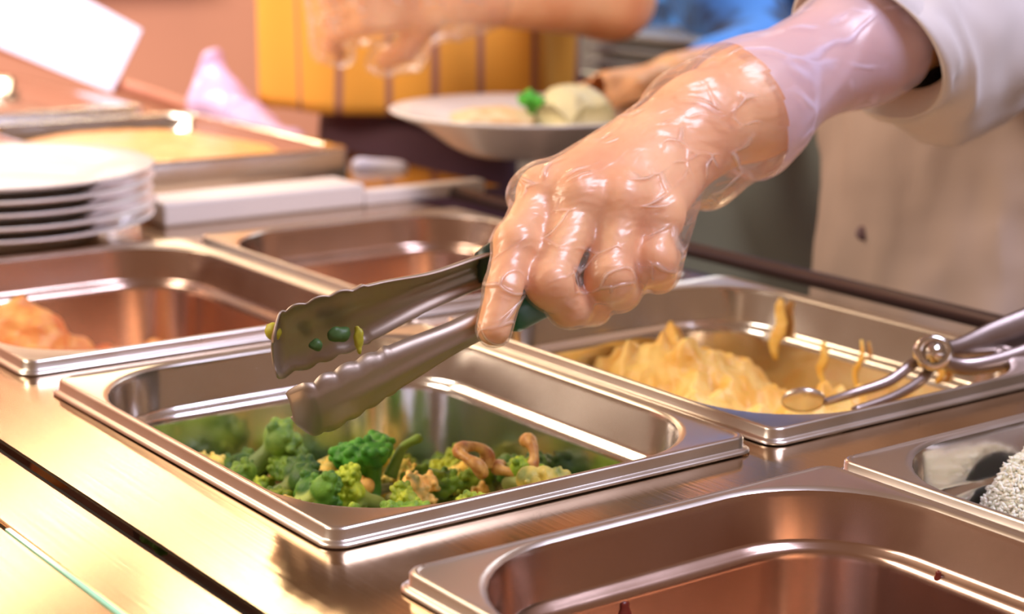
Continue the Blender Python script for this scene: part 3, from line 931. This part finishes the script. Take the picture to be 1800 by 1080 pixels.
def sleeve(name, path, rad, parent, m, sag=None, tf=None, seed=0, K=48, sub=8, amp=.004):
    P = smooth_path([np.append(np.append(W(*p) if len(p) == 3 and p[0] > 5 else np.array(p), r), s) for p, r, s in zip(path, rad, sag or [0]*len(path))], sub)
    n = len(P); V = []; F = []; rows = []
    # a turned-in hem first
    t0 = unit(P[1][:3]-P[0][:3]) if tf is None else tf
    first = P[0].copy(); inn = first.copy(); inn[:3] = first[:3]+t0*.022; inn[3] -= .008; mid = first.copy(); mid[:3] -= t0*.001; mid[3] -= .002
    seq = [inn, mid]+list(P)
    for i, q in enumerate(seq):
        j = min(max(i-2, 0), n-1); t = unit(P[min(j+1, n-1)][:3]-P[max(j-1, 0)][:3])
        if tf is not None: bl = max(0, 1-j/14); t = unit(t*(1-bl)+tf*bl)
        b = unit(np.array([0, 0, 1.])-t[2]*t); a = np.cross(b, t)
        for k in range(K):
            th = 2*math.pi*k/K; r = q[3]
            dz = math.sin(th)
            r2 = r+q[4]*max(0, -dz)**3+amp*(0 if i < 3 else 1)*float(wn(np.array([[math.cos(th)*1.2, dz*1.2, j*.16]], np.float32), 2.6, seed)[0])*1.6
            V.append(q[:3]+a*r2*math.cos(th)+b*r2*math.sin(th))
    for i in range(len(seq)-1):
        for k in range(K): F.append((i*K+k, i*K+(k+1) % K, (i+1)*K+(k+1) % K, (i+1)*K+k))
    return mk(name, V, F, m, parent)


sleeve('jacket_sleeve', [(1524, 88, 1.165), (1580, 72, 1.185), (1640, 50, 1.205), (1740, 0, 1.26), (1880, -110, 1.35), (.82, .11, .36)],
       [.057, .057, .058, .060, .066, .078], server, M_jacket, [0.0, .004, .026, .020, .01, 0], cv(unit((.60, .66, .42))), 3, amp=.006)

# ------------------------------------------------------------------ person in the yellow apron
def person_frame(px, d, zb=-.9):
    p = W(px, 200, d); p[2] = zb; return p


FH = unit([fw[0], fw[1], 0]); RH = unit([rt[0], rt[1], 0])


def simple_person(label, centre, caps, m_skin, h, lo, hi):
    root = empty('person', (centre[0], centre[1], -.9), label, 'person')
    cs = [(np.array(a), np.array(b), ra, rb, k) for a, b, ra, rb, k in caps]
    o = sdf_obj('body', lambda P: fold(P, cs), lo, hi, h, m_skin, root)
    return root, o, cs


def hand_at(wrist, tips_dir, curl_dir, side_dir, s=1.0):
    """palm and five bent fingers from a wrist"""
    L = []; w = np.array(wrist); t = unit(tips_dir); c = unit(curl_dir); sd = unit(side_dir)
    for i, off in enumerate((-.028, -.009, .010, .028)):
        k = w+t*.085*s+sd*off*s; L.append((w+sd*off*.5*s, k, .015*s, .013*s, .012))
        p1 = k+unit(t*.8+c*.6)*.040*s; p2 = p1+unit(t*.2+c)*.024*s; p3 = p2+unit(-t*.4+c)*.020*s
        L += [(k, p1, .0105*s, .0095*s, .004), (p1, p2, .0095*s, .0085*s, .003), (p2, p3, .0085*s, .0078*s, .003)]
    b = w+t*.025*s+sd*-.024*s; q1 = b+unit(t*.6-sd*.8+c*.4)*.040*s; q2 = q1+unit(t*.7+c*.7)*.030*s
    L += [(b, q1, .015*s, .0115*s, .01), (q1, q2, .0115*s, .0095*s, .003)]
    return L


# -- apron wearer: torso, both arms; gloved hand above the held plate
pc = W(735, 200, 2.30)
tc_ = np.array([pc[0], pc[1], 0])
cap_list = [((pc[0], pc[1], -.35), (pc[0], pc[1], .12), .125, .115, .03), ((pc[0], pc[1], .12), (pc[0], pc[1], .42), .115, .135, .03),
            (tuple(tc_-RH*.17+[0, 0, .45]), tuple(tc_+RH*.17+[0, 0, .45]), .06, .06, .05), (tuple(tc_+[0, 0, .42]), tuple(tc_+[0, 0, .60]), .06, .055, .03)]
sh = tc_+RH*.20+[0, 0, .44]
el = W(1075, -5, 2.02); wrs = W(790, -12, 1.90)
cap_list += [(tuple(sh), tuple(el), .05, .045, .03), (tuple(el), tuple(wrs), .046, .030, .02)]
HC = hand_at(wrs, -rt*.95-up*.05-fw*.2, -up*.25+fw*.8, up*.85-fw*.25, 1.05)
cap_list += HC
cook, cbody, ccaps = simple_person('person in a yellow apron behind the counter, one gloved hand held out over a plate', pc, cap_list, M_skin, .0045,
                                   tc_-[.42, .42, .45], tc_+[.42, .42, .72])
GH = [(np.array(a), np.array(b), ra+.006, rb+.006, max(k, .014)) for a, b, ra, rb, k in HC]+[(wrs+unit(el-wrs)*.0, wrs+unit(el-wrs)*.03, .046, .043, .02)]
glo, ghi = bounds(GH, .07)
sdf_obj('glove', lambda P: fold(P, GH)-.002-.003*wn(P, 70, 81)-.003*np.exp(-(wn(P, 30, 82)/.1)**2), glo, ghi, .0035, M_glove, cook)
# apron: wraps the front of the body, dark pinstripes in the weave
M_apron_s = mat('striped_apron', (.86, .45, .05), .8)
a_ = nd(M_apron_s, 'ShaderNodeAttribute'); a_.attribute_name = 'col'; lk(M_apron_s, a_.outputs['Color'], bsdf(M_apron_s).inputs['Base Color'])
V = []; F = []; CC = []; nu, nv = 150, 30
zt_, zb_ = .44, float(W(730, 203, 2.16)[2])
for i in range(nu):
    a = -1.75+3.5*i/(nu-1)
    for j in range(nv):
        z = zb_+(zt_-zb_)*j/(nv-1)
        r = 1+.04*math.sin(a*9+z*6)+.03*(1-j/nv)
        p = tc_+RH*(.192*r*math.sin(a))-FH*(.150*r*math.cos(a)); V.append((p[0], p[1], z))
        ph = (math.sin(a)*.192/.055) % 1
        st_ = 1 if abs(ph-.5) < .06 else 0
        CC.append((.36, .16, .12) if st_ else (.85, .40, .05))
for i in range(nu-1):
    for j in range(nv-1): F.append((i*nv+j, (i+1)*nv+j, (i+1)*nv+j+1, i*nv+j+1))
o = mk('apron', V, F, M_apron_s, cook); set_col(o, np.array(CC)); md = o.modifiers.new('cloth', 'SOLIDIFY'); md.thickness = .003
# trousers
tr_caps = [(np.array([pc[0], pc[1], -.02]), np.array([pc[0], pc[1], -.18]), .128, .13, .03),
           (tc_-RH*.06+[0, 0, -.18], tc_-RH*.08+[0, 0, -.82], .095, .065, .02), (tc_+RH*.06+[0, 0, -.18], tc_+RH*.08+[0, 0, -.82], .095, .065, .02)]
sdf_obj('trousers', lambda P: fold(P, tr_caps)-.005*wn(P, 14, 83), tc_-[.27, .27, .90], tc_+[.27, .27, .03], .009, M_trouser, cook)

# -- person in blue holding the plate from the right
bc = W(1290, 100, 2.74); bt = np.array([bc[0], bc[1], 0])
pl_c = W(930, 232, 1.80)
w2 = W(1185, 140, 1.90)
HB = hand_at(w2, W(1060, 148, 1.86)-w2, -up*.45-rt*.5, fw*.8+up*.1, 1.0)
bcap = [((bc[0], bc[1], -.35), (bc[0], bc[1], .40), .12, .13, .03), (tuple(bt-RH*.17+[0, 0, .42]), tuple(bt+RH*.17+[0, 0, .42]), .06, .06, .05),
        (tuple(bt+[0, 0, .42]), tuple(bt+[0, 0, .60]), .06, .055, .03), (tuple(bt-RH*.14+[0, 0, .36]), tuple(W(1340, 125, 2.15)), .05, .042, .03),
        (tuple(W(1340, 125, 2.15)), tuple(w2), .042, .028, .02)]+HB
guest, _, _ = simple_person('person in a blue patterned top holding the plate of food', bc, bcap, M_skin, .0048, bt-[.75, .75, .40], bt+[.36, .36, .68])
sh_caps = [(np.array((bc[0], bc[1], -.30)), np.array((bc[0], bc[1], .40)), .148, .150, .03), (bt-RH*.17+[0, 0, .42], bt+RH*.17+[0, 0, .42], .085, .085, .05),
           (bt-RH*.14+[0, 0, .36], W(1340, 125, 2.15), .070, .060, .03), (W(1340, 125, 2.15), W(1260, 135, 2.03), .058, .046, .02)]
sdf_obj('blue_top', lambda P: fold(P, sh_caps)-.006*wn(P, 16, 84), bt-[.62, .62, .48], bt+[.36, .36, .54], .008, M_blue, guest)
tcb = [(np.array([bc[0], bc[1], -.25]), np.array([bc[0], bc[1], -.4]), .13, .13, .03), (bt-RH*.06+[0, 0, -.35], bt-RH*.08+[0, 0, -.82], .09, .065, .02), (bt+RH*.06+[0, 0, -.35], bt+RH*.08+[0, 0, -.82], .09, .065, .02)]
sdf_obj('trousers', lambda P: fold(P, tcb), bt-[.27, .27, .90], bt+[.27, .27, -.1], .012, M_trouser, guest)

# -- the held plate and its food
mb = MB(); s_ = 1.0
mb.lathe([(0, .006), (.078, .006), (.092, .012), (.120, .020), (.138, .024), (.1405, .0225), (.136, .020), (.112, .010), (.080, -.012), (.064, -.020), (.058, -.020), (.056, -.017), (0, -.015)], (0, 0, 0), 80)
hp = mk('dinner_plate', mb.V, mb.F, M_china); hp.location = pl_c; tag(hp, 'white plate of food held out beside the gloved wrist', 'plate')
M_slice = mat('pale_food', (.86, .60, .30), .5); noise_mix(M_slice, (.80, .50, .22), (.92, .74, .46), 60, 3, .4, .6)
o = mound('fried_fillet', 0, 0, .060, .042, .012, .010, M_slice, 6, 70, .0018, skirt=.004); o.location = pl_c-rt*.036-FH*.012+np.array([0, 0, .001]); o.rotation_euler = (0, 0, .9)
tag(o, 'flat golden fillet on the left of the held plate', 'food')
M_mash2 = mat('pale_mash', (.82, .74, .42), .5)
o = mound('mashed_potato', 0, 0, .036, .034, .012, .034, M_mash2, 8, 80, .004, spikes=.002, skirt=.004); o.location = pl_c+rt*.045-FH*.01
tag(o, 'pale mound of mashed potato on the right of the held plate', 'mashed potato')
fl = floret('parsley_sprig', 51, .0145, (.03, .26, .02), (.10, .34, .04), 1.1); fl.location = pl_c+rt*.002-FH*.02+np.array([0, 0, .028]); tag(fl, 'bright green garnish between the fillet and the mash on the held plate', 'garnish')

# ------------------------------------------------------------------ things behind the counter
cab = empty('kitchen_cabinet', (1.3, .3, -.9), 'grey green kitchen cabinet behind the server', 'cabinet')
mb = MB(); mb.box(1.05, -.6, -.88, 1.26, 1.13, .040); mb.build('body', M_cab, cab, bevel=.004)
mb = MB(); mb.box(1.035, -.62, .040, 1.27, 1.14, .062); mb.build('top', mat('cabinet_top', (.36, .38, .38), .3, .8), cab, bevel=.004)
M_tray = mat('grey_tray', (.42, .43, .43), .35, .3)
for k in range(3):
    mb = MB(); c = (1.155, .975)
    mb.box(c[0]-.09, c[1]-.15, .0625+k*.018, c[0]+.09, c[1]+.15, .0625+k*.018+.008); mb.box(c[0]-.10, c[1]-.16, .0625+k*.018+.008, c[0]+.10, c[1]+.16, .0625+k*.018+.015)
    tag(mb.build('grey_tray', M_tray, None, bevel=.003), ['lowest grey tray of the stack on the cabinet', 'middle grey tray of the stack on the cabinet', 'top grey tray of the stack on the cabinet'][k], 'tray')

# guard rail and board at the far left
rl = empty('guard_rail', (.62, 1.09, CZ), 'reddish brown rail with a short post along the far counter edge', 'rail')
mb = MB(); mb.tube([(.62, 1.085, -.001), (.62, 1.60, .026), (.62, 2.2, .058)], .0105, 12); mb.build('rail_bar', M_rail, rl, smooth=True)
mb = MB(); mb.tube([(.62, 1.14, 0), (.62, 1.13, CZ)], .008, 10); mb.build('post', M_rail, rl, smooth=True)
mb = MB(); mb.tube([(.62, 2.1, .05), (.62, 2.1, CZ)], .008, 10); mb.build('post', M_rail, rl, smooth=True)
bd = [W(*p, 2.38) for p in ((-120, -150), (250, 52), (196, 163), (-130, 30))]
n_ = unit(np.cross(bd[1]-bd[0], bd[3]-bd[0])); Vb = [p+n_*.003*s for s in (-1, 1) for p in bd]
o = mk('added_glow_board', Vb, [(0, 1, 2, 3), (7, 6, 5, 4), (0, 4, 5, 1), (1, 5, 6, 2), (2, 6, 7, 3), (3, 7, 4, 0)], M_lilac, None, False)
tag(o, 'tilted pale lilac board with an added glow, resting on the brown rail', 'board')
wr = [(W(370, 105, 2.22), W(385, 190, 2.2), .012, .030, .02), (W(385, 190, 2.2), W(450, 225, 2.14), .030, .022, .02), (W(450, 225, 2.14), W(530, 262, 2.04), .022, .012, .02)]
wl, wh = bounds(wr, .06)
M_lump = mat('lilac_translucent', (.70, .50, .80), .25, Alpha=.75)  # translucent lilac mass shaped along the rail
tag(sdf_obj('lilac_lump', lambda P: fold(P, wr)-.006*wn(P, 40, 91)-.006*np.exp(-(wn(P, 26, 92)/.12)**2), wl, wh, .004, M_lump), 'translucent lilac lump along the brown rail', 'wrap')
np_ = W(670, 296, 1.94)
npk = [(np_+rt*-.02, np_+rt*.022, .011, .008, .01)]
nl, nh = bounds(npk, .035)
tag(sdf_obj('crumpled_napkin', lambda P: fold(P, npk)-.004*wn(P, 60, 93), nl, nh, .003, mat('blue_white_paper', (.66, .68, .86), .5)), 'small bluish white crumpled napkin at the far counter edge', 'napkin')
mb = MB(); mb.lathe([(0, 0), (.075, 0), (.082, .006), (.088, .055), (.092, .058), (.090, .062), (.084, .058), (.078, .010), (0, .006)], (.30, 1.62, CZ+.009), 48)
tag(mb.build('steel_pot', M_pan, None, smooth=True), 'low steel pot glinting behind the stack of plates', 'pot')
# pale boxes on a wall shelf
sf = empty('wall_shelf', (.9, 4.5, .05), 'brown shelf on the salmon wall', 'shelf')
mb = MB(); mb.box(-.2, 4.4, .055, 2.2, 4.59, .085); mb.build('shelf_board', mat('shelf_brown', (.50, .22, .14), .6), sf)
for i, (x, w, lab) in enumerate([(.63, .13, 'left pale box on the wall shelf'), (.86, .15, 'middle pale box on the wall shelf'), (1.16, .22, 'right wide pale box on the wall shelf')]):
    mb = MB(); mb.box(x-w/2, 4.42, .087, x+w/2, 4.56, .087+.2); tag(mb.build('storage_box', mat('pale_box', (.84, .66, .60), .7), None, bevel=.006), lab, 'box')

# ------------------------------------------------------------------ tongs lying in the mashed potato
st2 = empty('scissor_tongs', W(1640, 622, 1.14), 'dull steel scissor tongs resting in the mashed potato pan', 'tongs')
M_st = steel('dull_steel', (.36, .29, .27), .34, (1, 1, 1), .08, 40)
def flat_bar(name, path, ws, th, m, parent):
    P = smooth_path([np.append(W(*p), w) for p, w in zip(path, ws)], 8); V = []; F = []; n = len(P); K = 12
    for i, q in enumerate(P):
        t = unit(P[min(i+1, n-1)][:3]-P[max(i-1, 0)][:3]); s = unit(-fw-(-fw@t)*t); b = np.cross(t, s)
        for k in range(K):
            a = 2*math.pi*k/K; V.append(q[:3]+b*q[3]*.5*math.cos(a)+s*th*.5*math.sin(a))
    for i in range(n-1):
        for k in range(K): F.append((i*K+k, i*K+(k+1) % K, (i+1)*K+(k+1) % K, (i+1)*K+k))
    F += [tuple(range(K))[::-1], tuple((n-1)*K+k for k in range(K))]
    return mk(name, V, F, m, parent)


flat_bar('arm', [(1448, 708, 1.118), (1500, 692, 1.120), (1560, 672, 1.128), (1605, 640, 1.135), (1640, 622, 1.14)], [.005, .006, .007, .007, .008], .004, M_st, st2)
flat_bar('arm', [(1500, 722, 1.10), (1570, 698, 1.115), (1620, 668, 1.13), (1645, 630, 1.145)], [.005, .006, .007, .008], .004, M_st, st2)
flat_bar('handle', [(1640, 618, 1.14), (1690, 612, 1.15), (1760, 590, 1.165), (1900, 540, 1.19)], [.010, .014, .022, .026], .006, M_st, st2)
flat_bar('handle', [(1645, 632, 1.135), (1700, 645, 1.13), (1780, 630, 1.14), (1900, 590, 1.16)], [.009, .011, .013, .018], .006, M_st, st2)
mb = MB(); a = W(1640, 620, 1.128); 
ring = [a+rt*.0095*math.cos(t)+up*.0085*math.sin(t) for t in np.linspace(0, 2*math.pi, 25)]
mb.tube(ring, .0032, 10, cap=False); mb.build('pivot_ring', M_pan, st2, smooth=True)
mb = MB(); mb.tube([W(1641, 620, 1.124), W(1641, 620, 1.140)], .0065, 16); mb.build('rivet', M_pan, st2, smooth=True)
sc_ = W(1412, 704, 1.118); V = []; F = []
for i in range(9):
    for k in range(24):
        r = i/8; a = 2*math.pi*k/24
        V.append(sc_+(rt*math.cos(a)*.0135+(up*.75-fw*.45)*math.sin(a)*.0095)*r-(up*.5-fw*.8)*(-.008)*(1-r*r))
for i in range(8):
    for k in range(24): F.append((i*24+k, i*24+(k+1) % 24, (i+1)*24+(k+1) % 24, (i+1)*24+k))
o = mk('spoon_bowl', V, F, M_rim, st2); md = o.modifiers.new('sheet', 'SOLIDIFY'); md.thickness = .001
